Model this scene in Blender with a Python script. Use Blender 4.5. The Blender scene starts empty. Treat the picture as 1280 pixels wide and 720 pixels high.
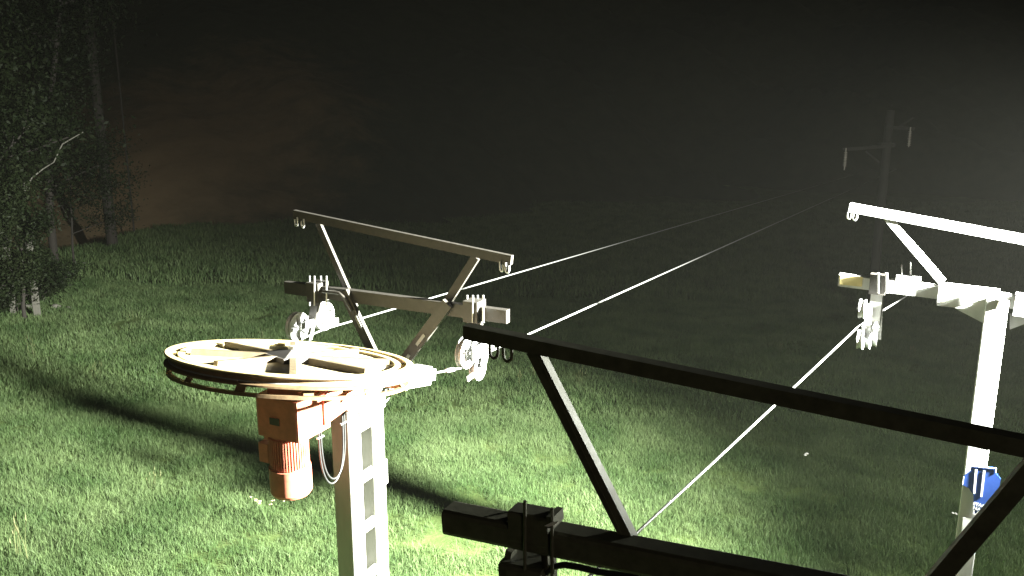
import bpy, math, random
import numpy as np
from mathutils import Vector, Matrix, noise as mnoise

random.seed(7); rng = np.random.default_rng(7)
sc = bpy.context.scene
COL = sc.collection

# ------------------------------------------------------------------ camera
H = 6.0; F = 1108.0; PITCH = math.radians(13.4)
cam_d = bpy.data.cameras.new("camera"); cam = bpy.data.objects.new("camera", cam_d); COL.objects.link(cam)
cam.location = (0, 0, H); cam.rotation_euler = (math.pi/2 - PITCH, 0, 0)
cam_d.sensor_width = 36; cam_d.lens = 36*F/1280; cam_d.clip_start = 0.05; cam_d.clip_end = 3000
sc.camera = cam
# ------------------------------------------------------------------ night sky, moonlight, floodlight, added fill lamp
w = bpy.data.worlds.new("World"); sc.world = w; w.use_nodes = True
nt = w.node_tree; bg = nt.nodes["Background"]
sky = nt.nodes.new("ShaderNodeTexSky"); sky.sky_type = 'NISHITA'; sky.sun_disc = False
SUN_EL, SUN_ROT = math.radians(12), math.radians(150)
sky.sun_elevation = SUN_EL; sky.sun_rotation = SUN_ROT
nt.links.new(sky.outputs[0], bg.inputs[0]); bg.inputs[1].default_value = 0.0006
sd = bpy.data.lights.new("moonlight", 'SUN'); sd.energy = 0.36; sd.angle = math.radians(15); sd.color = (1, .86, .62)
so = bpy.data.objects.new("moonlight", sd); COL.objects.link(so)
sv = Vector((math.sin(SUN_ROT)*math.cos(SUN_EL), math.cos(SUN_ROT)*math.cos(SUN_EL), math.sin(SUN_EL)))
so.rotation_euler = sv.to_track_quat('Z', 'Y').to_euler()
sc.view_settings.view_transform = 'Standard'; sc.view_settings.look = 'None'
sc.view_settings.exposure = 0; sc.view_settings.gamma = 1
sc.cycles.use_denoising = True; sc.cycles.max_bounces = 5; sc.cycles.volume_bounces = 0
sc.cycles.sample_clamp_indirect = 4.0

def spot(name, loc, target, power, angle, blend, radius, color):
    d = bpy.data.lights.new(name, 'SPOT'); d.energy = power; d.spot_size = math.radians(angle); d.spot_blend = blend
    d.shadow_soft_size = radius; d.color = color
    o = bpy.data.objects.new(name, d); COL.objects.link(o); o.location = loc
    o.rotation_euler = (Vector(loc)-Vector(target)).to_track_quat('Z', 'Y').to_euler()
    return o
LAMP_A = Vector((7.3, 6.25, 5.4)); TARGET_A = Vector((-2.8, 9.3, 0.0))
FILL_LAMP = Vector((7.2, 6.3, 6.1)); FILL_TARGET = Vector((2.0, 14.0, 0.0))
spot("flood_or_fill_beam", LAMP_A, TARGET_A, 155000, 104, 1.0, 0.14, (.97, 1, .9))
spot("flood_or_fill_beam", FILL_LAMP, FILL_TARGET, 6500, 150, 1.0, 0.10, (.97, 1, .93))  # added wide fill, no known lamp, lifts the dim grass

# ------------------------------------------------------------------ pixel rays
CAM = Vector((0, 0, H)); RX = Vector((1, 0, 0))
FW = Vector((0, math.cos(PITCH), -math.sin(PITCH))); UP = Vector((0, math.sin(PITCH), math.cos(PITCH)))
def ray(px, py): return RX*((px-640)/F) + UP*(-(py-360)/F) + FW
def at(px, py, Z): return CAM + ray(px, py)*Z

class Plane:
    """vertical plane through o; u horizontal along it, n horizontal along the lift, both unit"""
    def __init__(s, o, az):
        a = math.radians(az); s.o = Vector(o); s.n = Vector((math.sin(a), math.cos(a), 0)); s.u = Vector((math.cos(a), -math.sin(a), 0))
    def p(s, px, py, d=0.0):
        r = ray(px, py); t = (s.o + s.n*d - CAM).dot(s.n)/r.dot(s.n); return CAM + r*t
    def w(s, a, h, d=0.0): return Vector((s.o.x, s.o.y, 0)) + s.u*a + s.n*d + Vector((0, 0, h))
    def sh(s, P): return (P - s.o).dot(s.u), P.z
Z3 = Vector((0, 0, 1))
AZ1, AZ2 = 26.5, 28.0
W = at(366, 445, 7.4)                                  # centre of the bull wheel
P1w = Plane(W, AZ1); D1, U1 = P1w.n, P1w.u
P1f = Plane(W + D1*1.45, AZ1)                          # support frame beyond the wheel
P2n = Plane(at(585, 415, 3.7), AZ2)                    # frame close to the camera
P2f = Plane(at(1082, 400, 9.0), AZ2)                   # far pylon on the right
D2, U2 = P2n.n, P2n.u

# ------------------------------------------------------------------ terrain
def zg(x, y):
    x = np.asarray(x, float); y = np.asarray(y, float)
    a = x*D1.x + y*D1.y - 5.5
    z = -0.075*np.clip(a, -14, 60)
    z = z + 0.05*np.sin(x*.9+1.3*np.sin(y*.5))*np.cos(y*.7+.4) + 0.16*np.sin(x*.21+2)*np.sin(y*.17+.6)
    # crest: beyond this line (left of the lift track) the field drops
    d = crest_d(x, y)
    k = np.clip(d/7, 0, 1); k = k*k*(3-2*k)
    side = np.clip((12 - x)/10, 0, 1)
    z = z - 3.2*k*side
    return z
CR = [None]
def crest_d(x, y):
    (ax, ay), (bx, by) = CR[0]
    tx, ty = bx-ax, by-ay; L = math.hypot(tx, ty)
    wob = 0.8*np.sin(x*.35+.5)+.4*np.sin(x*1.1)
    return (-(x-ax)*ty + (y-ay)*tx)/L + wob
CR[0] = ((-1e4, 1e4), (1e4, 1e4+1))
def ground_hit(px, py):
    r = ray(px, py); lo = None; t = 1.0
    while t < 200:
        P = CAM + r*t
        if P.z < float(zg(P.x, P.y)): return P
        t += .05
    return CAM + r*200
_a, _b = ground_hit(60, 328), ground_hit(330, 252)
CR[0] = ((_a.x, _a.y), (_b.x, _b.y))
def gz(P): return Vector((P.x, P.y, float(zg(P.x, P.y))))

# ------------------------------------------------------------------ materials
def lin(c): return tuple(c) + (1,)
def mat(name, col, rough=.5, metal=0.0, var=.25, scale=18, bump=.0, col2=None, streak=1.0, spec=None):
    m = bpy.data.materials.new(name); m.use_nodes = True; n = m.node_tree.nodes; l = m.node_tree.links
    b = n["Principled BSDF"]; b.inputs['Roughness'].default_value = rough; b.inputs['Metallic'].default_value = metal
    if spec is not None: b.inputs['Specular IOR Level'].default_value = spec
    tc = n.new("ShaderNodeTexCoord"); mp = n.new("ShaderNodeMapping"); mp.inputs['Scale'].default_value = (1, 1, streak)
    nz = n.new("ShaderNodeTexNoise"); nz.inputs['Scale'].default_value = scale; nz.inputs['Detail'].default_value = 6
    nz.inputs['Roughness'].default_value = .65
    l.new(tc.outputs['Object'], mp.inputs[0]); l.new(mp.outputs[0], nz.inputs['Vector'])
    cr = n.new("ShaderNodeValToRGB"); cr.color_ramp.elements[0].position = .32; cr.color_ramp.elements[1].position = .68
    c2 = col2 or tuple(c*(1-var) for c in col)
    cr.color_ramp.elements[0].color = lin(c2); cr.color_ramp.elements[1].color = lin(col)
    l.new(nz.outputs[0], cr.inputs[0]); l.new(cr.outputs[0], b.inputs['Base Color'])
    rr = n.new("ShaderNodeMapRange"); rr.inputs[3].default_value = max(.05, rough-.12); rr.inputs[4].default_value = min(1, rough+.15)
    l.new(nz.outputs[0], rr.inputs[0]); l.new(rr.outputs[0], b.inputs['Roughness'])
    if bump:
        bp = n.new("ShaderNodeBump"); bp.inputs['Strength'].default_value = bump; bp.inputs['Distance'].default_value = .01
        l.new(nz.outputs[0], bp.inputs['Height']); l.new(bp.outputs[0], b.inputs['Normal'])
    return m
M = {}
M['galv'] = mat('galvanised_steel', (.36, .36, .34), .45, .35, .3, 25)
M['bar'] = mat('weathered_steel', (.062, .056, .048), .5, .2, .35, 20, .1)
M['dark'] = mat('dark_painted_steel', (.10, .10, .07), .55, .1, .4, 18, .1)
M['stud'] = mat('zinc_stud', (.6, .6, .6), .35, .7, .2, 30)
M['sheave'] = mat('sheave_casting', (.62, .62, .62), .5, .1, .25, 20)
M['rubber'] = mat('black_rubber', (.025, .025, .025), .7, 0, .3, 30)
M['wheel'] = mat('cream_wheel_paint', (.55, .46, .24), .45, 0, .2, 9, .05)
M['web'] = mat('pale_web_paint', (.46, .41, .27), .5, 0, .22, 5, .05)
M['spoke'] = mat('brown_spoke_steel', (.12, .09, .05), .6, .1, .35, 14, .1)
M['rim'] = mat('rusty_rim_steel', (.17, .11, .055), .6, .2, .4, 16, .15)
M['orange'] = mat('orange_machine_paint', (.50, .16, .10), .5, 0, .3, 12, .08)
M['post'] = mat('white_post_paint', (.30, .30, .27), .5, 0, .2, 9, .05, streak=.25)
M['pylon'] = mat('grey_pylon_paint', (.55, .55, .53), .6, 0, .25, 8, .08, streak=.2)
M['cable'] = mat('black_cable', (.02, .02, .02), .45, 0, .2, 20)
M['cable_grey'] = mat('grey_cable', (.3, .3, .28), .5, 0, .2, 20)
M['rope'] = mat('steel_rope', (.30, .30, .29), .45, .4, .3, 80)
M['blue'] = mat('blue_sign_paint', (.025, .07, .30), .4, 0, .2, 8)
M['white'] = mat('white_sign_paint', (.75, .75, .75), .5, 0, .08, 8)
M['plate'] = mat('white_plate_paint', (.78, .78, .74), .5, 0, .15, 8)
M['wood'] = mat('grey_weathered_wood', (.022, .02, .018), .85, 0, .4, 12, .3, streak=.15)
M['pale_wood'] = mat('pale_bare_wood', (.10, .095, .08), .85, 0, .35, 12, .3, streak=.2)
M['bark'] = mat('tree_bark', (.03, .024, .018), .9, 0, .45, 9, .5, streak=.3)
M['dark_bark'] = mat('dark_bark', (.016, .012, .009), .9, 0, .4, 9, .4, streak=.3)
M['hub'] = mat('grey_hub_steel', (.10, .092, .085), .5, .2, .3, 14)
M['glassy'] = mat('glazed_insulator', (.45, .42, .38), .25, 0, .2, 10)
M['yellow'] = mat('worn_yellow_paint', (.68, .55, .25), .5, 0, .2, 12)
M['petal'] = mat('white_petals', (.75, .75, .68), .7, 0, .1, 20)
M['seed'] = mat('dry_seed_heads', (.34, .30, .16), .8, 0, .3, 30)

def foliage_mat(name, ca, cb, trans=.35, scale=1.3, spec=.22):
    m = bpy.data.materials.new(name); m.use_nodes = True; n = m.node_tree.nodes; l = m.node_tree.links
    n.remove(n["Principled BSDF"]); out = n["Material Output"]
    geo = n.new("ShaderNodeNewGeometry"); nz = n.new("ShaderNodeTexNoise"); nz.inputs['Scale'].default_value = scale; nz.inputs['Detail'].default_value = 4
    l.new(geo.outputs['Position'], nz.inputs['Vector'])
    wn = n.new("ShaderNodeMath"); wn.operation = 'ADD'; wn.use_clamp = True
    mm = n.new("ShaderNodeMath"); mm.operation = 'MULTIPLY_ADD'; mm.inputs[1].default_value = .6; mm.inputs[2].default_value = -.3
    l.new(geo.outputs['Random Per Island'], mm.inputs[0])
    mr = n.new("ShaderNodeMapRange"); mr.inputs[1].default_value = .3; mr.inputs[2].default_value = .7
    l.new(nz.outputs[0], mr.inputs[0]); l.new(mr.outputs[0], wn.inputs[0]); l.new(mm.outputs[0], wn.inputs[1])
    cr = n.new("ShaderNodeValToRGB"); cr.color_ramp.elements[0].color = lin(ca); cr.color_ramp.elements[1].color = lin(cb)
    l.new(wn.outputs[0], cr.inputs[0])
    d = n.new("ShaderNodeBsdfPrincipled"); d.inputs['Roughness'].default_value = .55; d.inputs['Specular IOR Level'].default_value = spec
    t = n.new("ShaderNodeBsdfTranslucent"); mx = n.new("ShaderNodeMixShader"); mx.inputs[0].default_value = trans
    l.new(cr.outputs[0], d.inputs['Base Color']); l.new(cr.outputs[0], t.inputs[0])
    l.new(d.outputs[0], mx.inputs[1]); l.new(t.outputs[0], mx.inputs[2]); l.new(mx.outputs[0], out.inputs[0])
    return m
M['grass'] = foliage_mat('meadow_grass', (.045, .083, .026), (.118, .165, .068), .38, .9)
M['straw'] = foliage_mat('dry_grass_stalks', (.07, .09, .035), (.13, .13, .06), .2, 2)
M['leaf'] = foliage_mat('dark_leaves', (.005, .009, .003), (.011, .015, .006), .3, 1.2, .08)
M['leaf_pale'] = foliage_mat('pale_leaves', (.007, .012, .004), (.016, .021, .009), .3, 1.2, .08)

def ground_mat(name, stops, scale):
    m = bpy.data.materials.new(name); m.use_nodes = True; n = m.node_tree.nodes; l = m.node_tree.links
    b = n["Principled BSDF"]; b.inputs['Roughness'].default_value = .95; b.inputs['Specular IOR Level'].default_value = .1
    geo = n.new("ShaderNodeNewGeometry")
    nz = n.new("ShaderNodeTexNoise"); nz.inputs['Scale'].default_value = scale; nz.inputs['Detail'].default_value = 9; nz.inputs['Roughness'].default_value = .7
    l.new(geo.outputs['Position'], nz.inputs['Vector'])
    cr = n.new("ShaderNodeValToRGB"); e = cr.color_ramp.elements
    e[0].position, e[0].color = stops[0][0], lin(stops[0][1]); e[1].position, e[1].color = stops[-1][0], lin(stops[-1][1])
    for p, c in stops[1:-1]:
        q = e.new(p); q.color = lin(c)
    l.new(nz.outputs[0], cr.inputs[0]); l.new(cr.outputs[0], b.inputs['Base Color'])
    bp = n.new("ShaderNodeBump"); bp.inputs['Strength'].default_value = .8; bp.inputs['Distance'].default_value = .08
    l.new(nz.outputs[0], bp.inputs['Height']); l.new(bp.outputs[0], b.inputs['Normal'])
    return m
M['soil'] = ground_mat('turf_and_soil', [(.3, (.035, .05, .015)), (.5, (.05, .075, .022)), (.7, (.075, .095, .035))], 1.4)
M['hill'] = ground_mat('wooded_hillside', [(.3, (.010, .012, .006)), (.7, (.022, .024, .012))], .5)
# a scar of bare earth on the near slope, with a ragged edge
_n, _l = M['hill'].node_tree.nodes, M['hill'].node_tree.links
_b = _n['Principled BSDF']; _old = _b.inputs['Base Color'].links[0].from_socket
_g = _n.new('ShaderNodeNewGeometry'); _mp = _n.new('ShaderNodeMapping'); _mp.vector_type = 'POINT'
_sub = _n.new('ShaderNodeVectorMath'); _sub.operation = 'SUBTRACT'; _sub.inputs[1].default_value = (-22.5, 56, 6)
_scl = _n.new('ShaderNodeVectorMath'); _scl.operation = 'MULTIPLY'; _scl.inputs[1].default_value = (1/10.0, 1/26.0, 1/12.0)
_len = _n.new('ShaderNodeVectorMath'); _len.operation = 'LENGTH'
_nz = _n.new('ShaderNodeTexNoise'); _nz.inputs['Scale'].default_value = .35; _nz.inputs['Detail'].default_value = 8; _nz.inputs['Roughness'].default_value = .7
_add = _n.new('ShaderNodeMath'); _add.operation = 'MULTIPLY_ADD'; _add.inputs[1].default_value = 1.5
_mr = _n.new('ShaderNodeMapRange'); _mr.interpolation_type = 'SMOOTHSTEP'; _mr.inputs[1].default_value = 2.3; _mr.inputs[2].default_value = 1.1
_mix = _n.new('ShaderNodeMix'); _mix.data_type = 'RGBA'; _mix.inputs[7].default_value = (.17, .12, .07, 1)
_l.new(_g.outputs['Position'], _sub.inputs[0]); _l.new(_sub.outputs[0], _scl.inputs[0]); _l.new(_scl.outputs[0], _len.inputs[0])
_l.new(_g.outputs['Position'], _nz.inputs['Vector']); _l.new(_nz.outputs[0], _add.inputs[0]); _l.new(_len.outputs['Value'], _add.inputs[2])
_l.new(_add.outputs[0], _mr.inputs[0]); _l.new(_mr.outputs[0], _mix.inputs[0]); _l.new(_old, _mix.inputs[6]); _l.new(_mix.outputs[2], _b.inputs['Base Color'])

# ------------------------------------------------------------------ mesh helpers
class MB:
    def __init__(s): s.v = []; s.f = []; s.sm = []
    def add(s, vs, fs, smooth=False):
        b = len(s.v); s.v += [Vector(q) for q in vs]
        for f in fs: s.f.append(tuple(i+b for i in f)); s.sm.append(smooth)
    def box(s, c, ax, sz, bev=0.0):
        """c centre, ax three unit axes, sz full sizes; bev chamfers the four long edges along the first axis"""
        a, b_, d = [Vector(q) for q in ax]; c = Vector(c); hx, hy, hz = sz[0]/2, sz[1]/2, sz[2]/2
        if bev <= 0:
            vs = [c + a*(i*hx) + b_*(j*hy) + d*(k*hz) for i in (-1, 1) for j in (-1, 1) for k in (-1, 1)]
            s.add(vs, [(0, 1, 3, 2), (4, 6, 7, 5), (0, 4, 5, 1), (2, 3, 7, 6), (0, 2, 6, 4), (1, 5, 7, 3)])
        else:
            pr = [(hy, hz-bev), (hy-bev*.3, hz-bev*.3), (hy-bev, hz), (-hy+bev, hz), (-hy+bev*.3, hz-bev*.3), (-hy, hz-bev), (-hy, -hz+bev), (-hy+bev*.3, -hz+bev*.3),
                  (-hy+bev, -hz), (hy-bev, -hz), (hy-bev*.3, -hz+bev*.3), (hy, -hz+bev)]
            n = len(pr)
            vs = [c + a*(i*hx) + b_*p + d*q for i in (-1, 1) for p, q in pr]
            s.add(vs, [tuple(range(n))[::-1], tuple(range(n, 2*n))] + [(i, (i+1) % n, n+(i+1) % n, n+i) for i in range(n)])
        return s
    def bar(s, p, q, wdt, hgt, side, bev=0.0):
        """rectangular bar p to q: wdt along 'side', hgt along the third axis"""
        p, q = Vector(p), Vector(q); a = (q-p).normalized(); sd_ = Vector(side); sd_ = (sd_ - a*sd_.dot(a)).normalized(); h = a.cross(sd_)
        return s.box((p+q)/2, (a, sd_, h), ((q-p).length, wdt, hgt), bev)
    def tube(s, pts, r, n=10, caps=True):
        pts = [Vector(q) for q in pts]; rs = r if isinstance(r, (list, tuple)) else [r]*len(pts)
        rings = []; prev = None
        for i, P in enumerate(pts):
            t = (pts[min(i+1, len(pts)-1)] - pts[max(i-1, 0)]).normalized()
            if prev is None:
                x = t.orthogonal().normalized()
            else:
                x = (prev - t*prev.dot(t)); x = x.normalized() if x.length > 1e-6 else t.orthogonal().normalized()
            prev = x; y = t.cross(x)
            rings.append([P + (x*math.cos(2*math.pi*k/n) + y*math.sin(2*math.pi*k/n))*rs[i] for k in range(n)])
        vs = [q for g in rings for q in g]
        s.add(vs, [(i*n+k, i*n+(k+1) % n, (i+1)*n+(k+1) % n, (i+1)*n+k) for i in range(len(pts)-1) for k in range(n)], True)
        if caps:
            s.add(rings[0], [tuple(range(n))[::-1]]); s.add(rings[-1], [tuple(range(n))])
        return s
    def lathe(s, c, axis, prof, n=24, a0=0, a1=2*math.pi, x=None, smooth=True):
        """closed profile [(radius, height)] swept about axis"""
        c = Vector(c); ax = Vector(axis).normalized(); x = Vector(x) if x else ax.orthogonal(); x = (x-ax*x.dot(ax)).normalized(); y = ax.cross(x)
        full = abs(a1-a0-2*math.pi) < 1e-6; m = n if full else n+1; k = len(prof)
        # each profile segment gets vertices of its own so the edges stay crisp
        for j in range(k):
            (r0, h0), (r1, h1) = prof[j], prof[(j+1) % k]
            vs = []
            for i in range(m):
                t = a0 + (a1-a0)*i/n; dd = x*math.cos(t) + y*math.sin(t)
                vs += [c + dd*r0 + ax*h0, c + dd*r1 + ax*h1]
            s.add(vs, [(2*i, 2*((i+1) % m), 2*((i+1) % m)+1, 2*i+1) for i in range(n)], smooth)
        if not full:
            for t in (a0, a1):
                dd = x*math.cos(t) + y*math.sin(t)
                s.add([c + dd*r + ax*h for r, h in prof], [tuple(range(k))])
        return s
    def prism(s, pts, d):
        pts = [Vector(q) for q in pts]; d = Vector(d); n = len(pts)
        s.add(pts + [q+d for q in pts], [tuple(range(n))[::-1], tuple(range(n, 2*n))] + [(i, (i+1) % n, n+(i+1) % n, n+i) for i in range(n)])
        return s
    def build(s, name, m, parent=None):
        org = Vector((0, 0, 0)) if parent is None else WORLD[parent.name]
        me = bpy.data.meshes.new(name); me.from_pydata([tuple(q-org) for q in s.v], [], s.f)
        me.polygons.foreach_set('use_smooth', s.sm); me.update()
        import bmesh
        bm = bmesh.new(); bm.from_mesh(me); bmesh.ops.recalc_face_normals(bm, faces=bm.faces); bm.to_mesh(me); bm.free()
        me.materials.append(m if not isinstance(m, str) else M[m])
        o = bpy.data.objects.new(name, me); COL.objects.link(o)
        if parent is not None: o.parent = parent
        WORLD[o.name] = org
        return o
WORLD = {}
def tag(o, label=None, cat=None, group=None, kind=None):
    for k, v in (('label', label), ('category', cat), ('group', group), ('kind', kind)):
        if v: o[k] = v
    return o
def thing(name, base, label, cat, group=None):
    o = bpy.data.objects.new(name, None); COL.objects.link(o); o.location = base; o.empty_display_size = .2
    WORLD[o.name] = Vector(base); return tag(o, label, cat, group)
def seg(p, q, t): return p + (q-p)*t

# ------------------------------------------------------------------ ground, hillside
def sheet(name, xs, ys, zf, m):
    X, Y = np.meshgrid(xs, ys); Zv = zf(X, Y); nx, ny = len(xs), len(ys)
    co = np.stack([X, Y, Zv], -1).reshape(-1, 3)
    i = (np.arange(ny-1)[:, None]*nx + np.arange(nx-1)[None]).ravel()
    fa = np.stack([i, i+1, i+1+nx, i+nx], -1)
    me = bpy.data.meshes.new(name); me.from_pydata(co.tolist(), [], fa.tolist()); me.polygons.foreach_set('use_smooth', [True]*len(fa)); me.update()
    me.materials.append(M[m]); o = bpy.data.objects.new(name, me); COL.objects.link(o); o['kind'] = 'structure'; return o
def spaced(near0, near1, step, far):
    v = list(np.arange(near0, near1, step)); s_ = step; a = near0; lo = []
    while a > -far: s_ *= 1.25; a -= s_; lo.append(a)
    b = near1; s_ = step
    while b < far: v.append(b); s_ *= 1.25; b += s_
    return np.array(sorted(lo+v))
sheet('ground', spaced(-30, 14, .5, 420), spaced(2, 60, .5, 420), zg, 'soil')
def zhill(x, y):
    r = np.hypot(x, y); az = np.degrees(np.arctan2(x, y))
    k = np.clip((az+14)/30, 0, 1); k = k*k*(3-2*k); r0 = 34 + 44*k      # the valley opens to the right, the far side stands further off
    n = 1.0*np.sin(x*.19+1)*np.sin(y*.15) + .5*np.sin(x*.47+y*.3) + .25*np.sin(x*1.1)*np.cos(y*.9) + .12*np.sin(x*2.3+y*1.7)
    return -7.5 + np.clip(r-r0, 0, 120)*(.28+.08*k) + n*(1+k) - 6*np.clip((r0-r)/6, 0, 1)
sheet('hillside', np.arange(-130, 170, 1.5), np.arange(22, 215, 1.5), zhill, 'hill')

# ------------------------------------------------------------------ sheave builder
def sheave(parent, c, axis, r, th, name='sheave', tyre=True):
    """grooved wheel of one casting: rim, five wide spokes with gaps between, hub"""
    mb = MB(); t = th/2; x = Z3
    mb.lathe(c, axis, [(r*.80, -t), (r, -t), (r, -t*.7), (r*.90, -t*.25), (r*.90, t*.25), (r, t*.7), (r, t), (r*.80, t)], 28, x=x)
    for k in range(5):
        a = 2*math.pi*k/5 + .3
        mb.lathe(c, axis, [(r*.24, -t*.6), (r*.81, -t*.6), (r*.81, t*.6), (r*.24, t*.6)], 4, a, a+math.radians(50), x=x, smooth=False)
    mb.lathe(c, axis, [(r*.0, -t*1.2), (r*.26, -t*1.2), (r*.26, t*1.2), (r*.0, t*1.2)], 16, x=x)
    o = mb.build(name, 'sheave', parent)
    b = MB(); b.lathe(c, axis, [(0, -t*1.9), (r*.12, -t*1.9), (r*.12, t*1.9), (0, t*1.9)], 10, x=x); b.build('axle', 'stud', o)
    return o
def hook(mb, P, u, n, drop=.09, r=.011):
    pts = [P]; c = P - Z3*drop
    for k in range(7):
        a = math.pi*k/6; pts.append(c + u*(.028 - .028*math.cos(a)) - Z3*(.03*math.sin(a)))
    pts.append(pts[-1] + Z3*.035)
    mb.tube(pts, r, 8)

# ================================================================== drive station
base = gz(W + D1*.85)
st = thing('drive_station', base, 'lift drive station with horizontal bull wheel and orange motor on a white twin post', 'ski lift')
TH = math.radians(11.5)                                  # everything on top follows the descending rope
DT = (D1*math.cos(TH) - Z3*math.sin(TH)).normalized(); NT = (Z3*math.cos(TH) + D1*math.sin(TH)).normalized()
def wl(a, b, h): return W + DT*a + U1*b + NT*h          # wheel frame
# twin post
top = wl(.85, 0, -.44).z
for k in (-1, 1):
    c = Vector((W.x, W.y, 0)) + D1*(.85 + k*.185)
    MB().bar(c + Z3*(base.z-.4), c + Z3*top, .19, .2, D1, .012).build('post_channel', 'post', st)
zz = top - .30
while zz > base.z + .1:
    c = Vector((W.x, W.y, zz)) + D1*.85
    MB().box(c + U1*.07, (D1, U1, Z3), (.18, .012, .12)).build('batten_plate', 'post', st)
    MB().box(c - U1*.07, (D1, U1, Z3), (.18, .012, .12)).build('batten_plate', 'post', st)
    zz -= .52
MB().box(Vector((W.x, W.y, top-.08)) + D1*.93 + U1*.115, (D1, U1, Z3), (.40, .02, .26)).build('cap_plate', 'post', st)
jb = MB().box(Vector((W.x, W.y, top-.92)) + D1*1.155, (D1, U1, Z3), (.07, .16, .26), .01).build('junction_box', 'galv', st)
# head beam along the lift line, with a stub at its end
bm_ = MB().bar(wl(.22, 0, -.335), wl(2.13, 0, -.365), .2, .2, U1, .01).build('head_beam', 'post', st)
MB().bar(wl(2.132, 0, -.375), wl(2.30, 0, -.375), .1, .12, U1).build('beam_stub', 'galv', bm_)
for k in range(3):
    MB().lathe(wl(.9+.35*k, .104, -.325), U1, [(0, 0), (.022, 0), (.022, .02), (0, .02)], 6, smooth=False).build('bolt', 'stud', bm_)
# bull wheel
bw = bpy.data.objects.new('bull_wheel', None); COL.objects.link(bw); bw.parent = st; WORLD[bw.name] = WORLD[st.name]
R = 1.005
MB().lathe(W, NT, [(R-.058, 0), (R-.008, 0), (R, -.004), (R, -.012), (R-.058, -.012)], 96, x=DT).build('top_flange', 'wheel', bw)
MB().lathe(W, NT, [(R-.055, -.0125), (R-.003, -.0125), (R-.003, -.02), (R-.045, -.036), (R-.045, -.068), (R-.003, -.084), (R-.003, -.098), (R-.055, -.098)], 96, x=DT).build('rim', 'rim', bw)
MB().lathe(W, NT, [(R-.155, -.012), (R-.105, -.012), (R-.105, -.03), (R-.155, -.03)], 96, x=DT).build('inner_ring', 'wheel', bw)
for k in range(16):
    a = 2*math.pi*k/16 + .1
    dd = DT*math.cos(a) + U1*math.sin(a); ee = NT.cross(dd)
    MB().box(W + dd*(R-.082) - NT*.021, (dd, ee, NT), (.06, .10, .012)).build('ring_tab', 'wheel', bw)
MB().lathe(W, NT, [(.16, -.034), (R-.15, -.034), (R-.15, -.044), (.16, -.044)], 72, x=DT).build('web_plate', 'web', bw)
for k in range(8):
    # phase read off the photograph: angle from U-ish axis of the picture
    a = math.radians(149 - 45*k)
    # picture axes in the wheel plane
    ex = (RX - NT*RX.dot(NT)).normalized(); ey = NT.cross(ex)
    dd = ex*math.cos(a) + ey*math.sin(a); ee = NT.cross(dd)
    MB().bar(W + dd*.2 - NT*.016, W + dd*(R-.20) - NT*.014, .05, .06, ee).build('spoke', 'spoke', bw)
hb = MB()
q = [DT, U1, -DT, -U1]
cs = [ex*1.0, ey*1.0, -ex, -ey]
for z0, z1, ra, rb_ in ((-.03, .012, .29, .29), (.012, .06, .27, .06)):
    lo = [W + c*ra + NT*z0 for c in cs]; hi = [W + c*rb_ + NT*z1 for c in cs]
    hb.add(lo+hi, [(3, 2, 1, 0), (4, 5, 6, 7)] + [(i, (i+1) % 4, 4+(i+1) % 4, 4+i) for i in range(4)])
hb.build('hub_plate', 'hub', bw)
MB().lathe(W, NT, [(0, .055), (.05, .055), (.05, .085), (0, .085)], 6, smooth=False).build('hub_nut', 'stud', bw)
# rope guard ring under the wheel with its brackets
G = W - NT*.165
MB().lathe(G, NT, [(R-.065, -.012), (R-.025, -.012), (R-.025, .014), (R-.065, .014)], 96, x=DT).build('guard_ring', 'rim', st)
for k in range(12):
    a = 2*math.pi*k/12 + .22
    dd = DT*math.cos(a) + U1*math.sin(a); ee = NT.cross(dd)
    MB().bar(G + dd*(R-.045) + NT*.014, W + dd*(R-.10) - NT*.075, .075, .012, ee).build('guard_bracket', 'rim', st)
# carrier arms holding the guard ring off the head beam
for k in (-1, 1):
    MB().bar(wl(.55, .08*k, -.200), wl(.55, (R-.05)*k*.83, -.197), .07, .03, NT).build('guard_arm', 'wheel', st)
# gearbox and motor hanging under the hub
gb = Vector((W.x, W.y, 0)) - D1*.03
def gl(a, b, z): return gb + D1*a + U1*b + Z3*z
zt = W.z - .30
g = MB().box(gl(0, 0, zt-.175), (Z3, D1, U1), (.35, .43, .45), .03).build('gearbox', 'orange', st)
MB().box(gl(0, .02, zt+.03), (Z3, D1, U1), (.08, .30, .34), .02).build('gearbox_cover', 'orange', g)
MB().lathe(gl(0, 0, zt+.06), Z3, [(0, 0), (.12, 0), (.12, .19), (0, .19)], 20).build('drive_shaft', 'rim', g)
for k, (a_, b2) in enumerate(((-.15, -.232), (.15, -.232), (.15, .232))):
    MB().lathe(gl(a_, b2*1.0, zt-.05), U1*(1 if b2 > 0 else -1), [(0, -.004), (.02, -.004), (.02, .016), (0, .016)], 6, smooth=False).build('bolt', 'stud', g)
ey_ = MB(); cE = gl(-.12, -.245, zt-.20); ey_.tube([cE + D1*(.035*math.cos(t)) + Z3*(.035*math.sin(t)) for t in np.linspace(0, 2*math.pi, 13)], .009, 6); ey_.build('lifting_eye', 'stud', g)
MB().box(gl(-.219, -.02, zt-.20), (Z3, U1, D1), (.06, .10, .006)).build('rating_plate', 'bar', g)
MB().box(gl(-.02, -.12, zt-.38), (Z3, D1, U1), (.07, .26, .20), .02).build('flange', 'orange', g)
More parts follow.
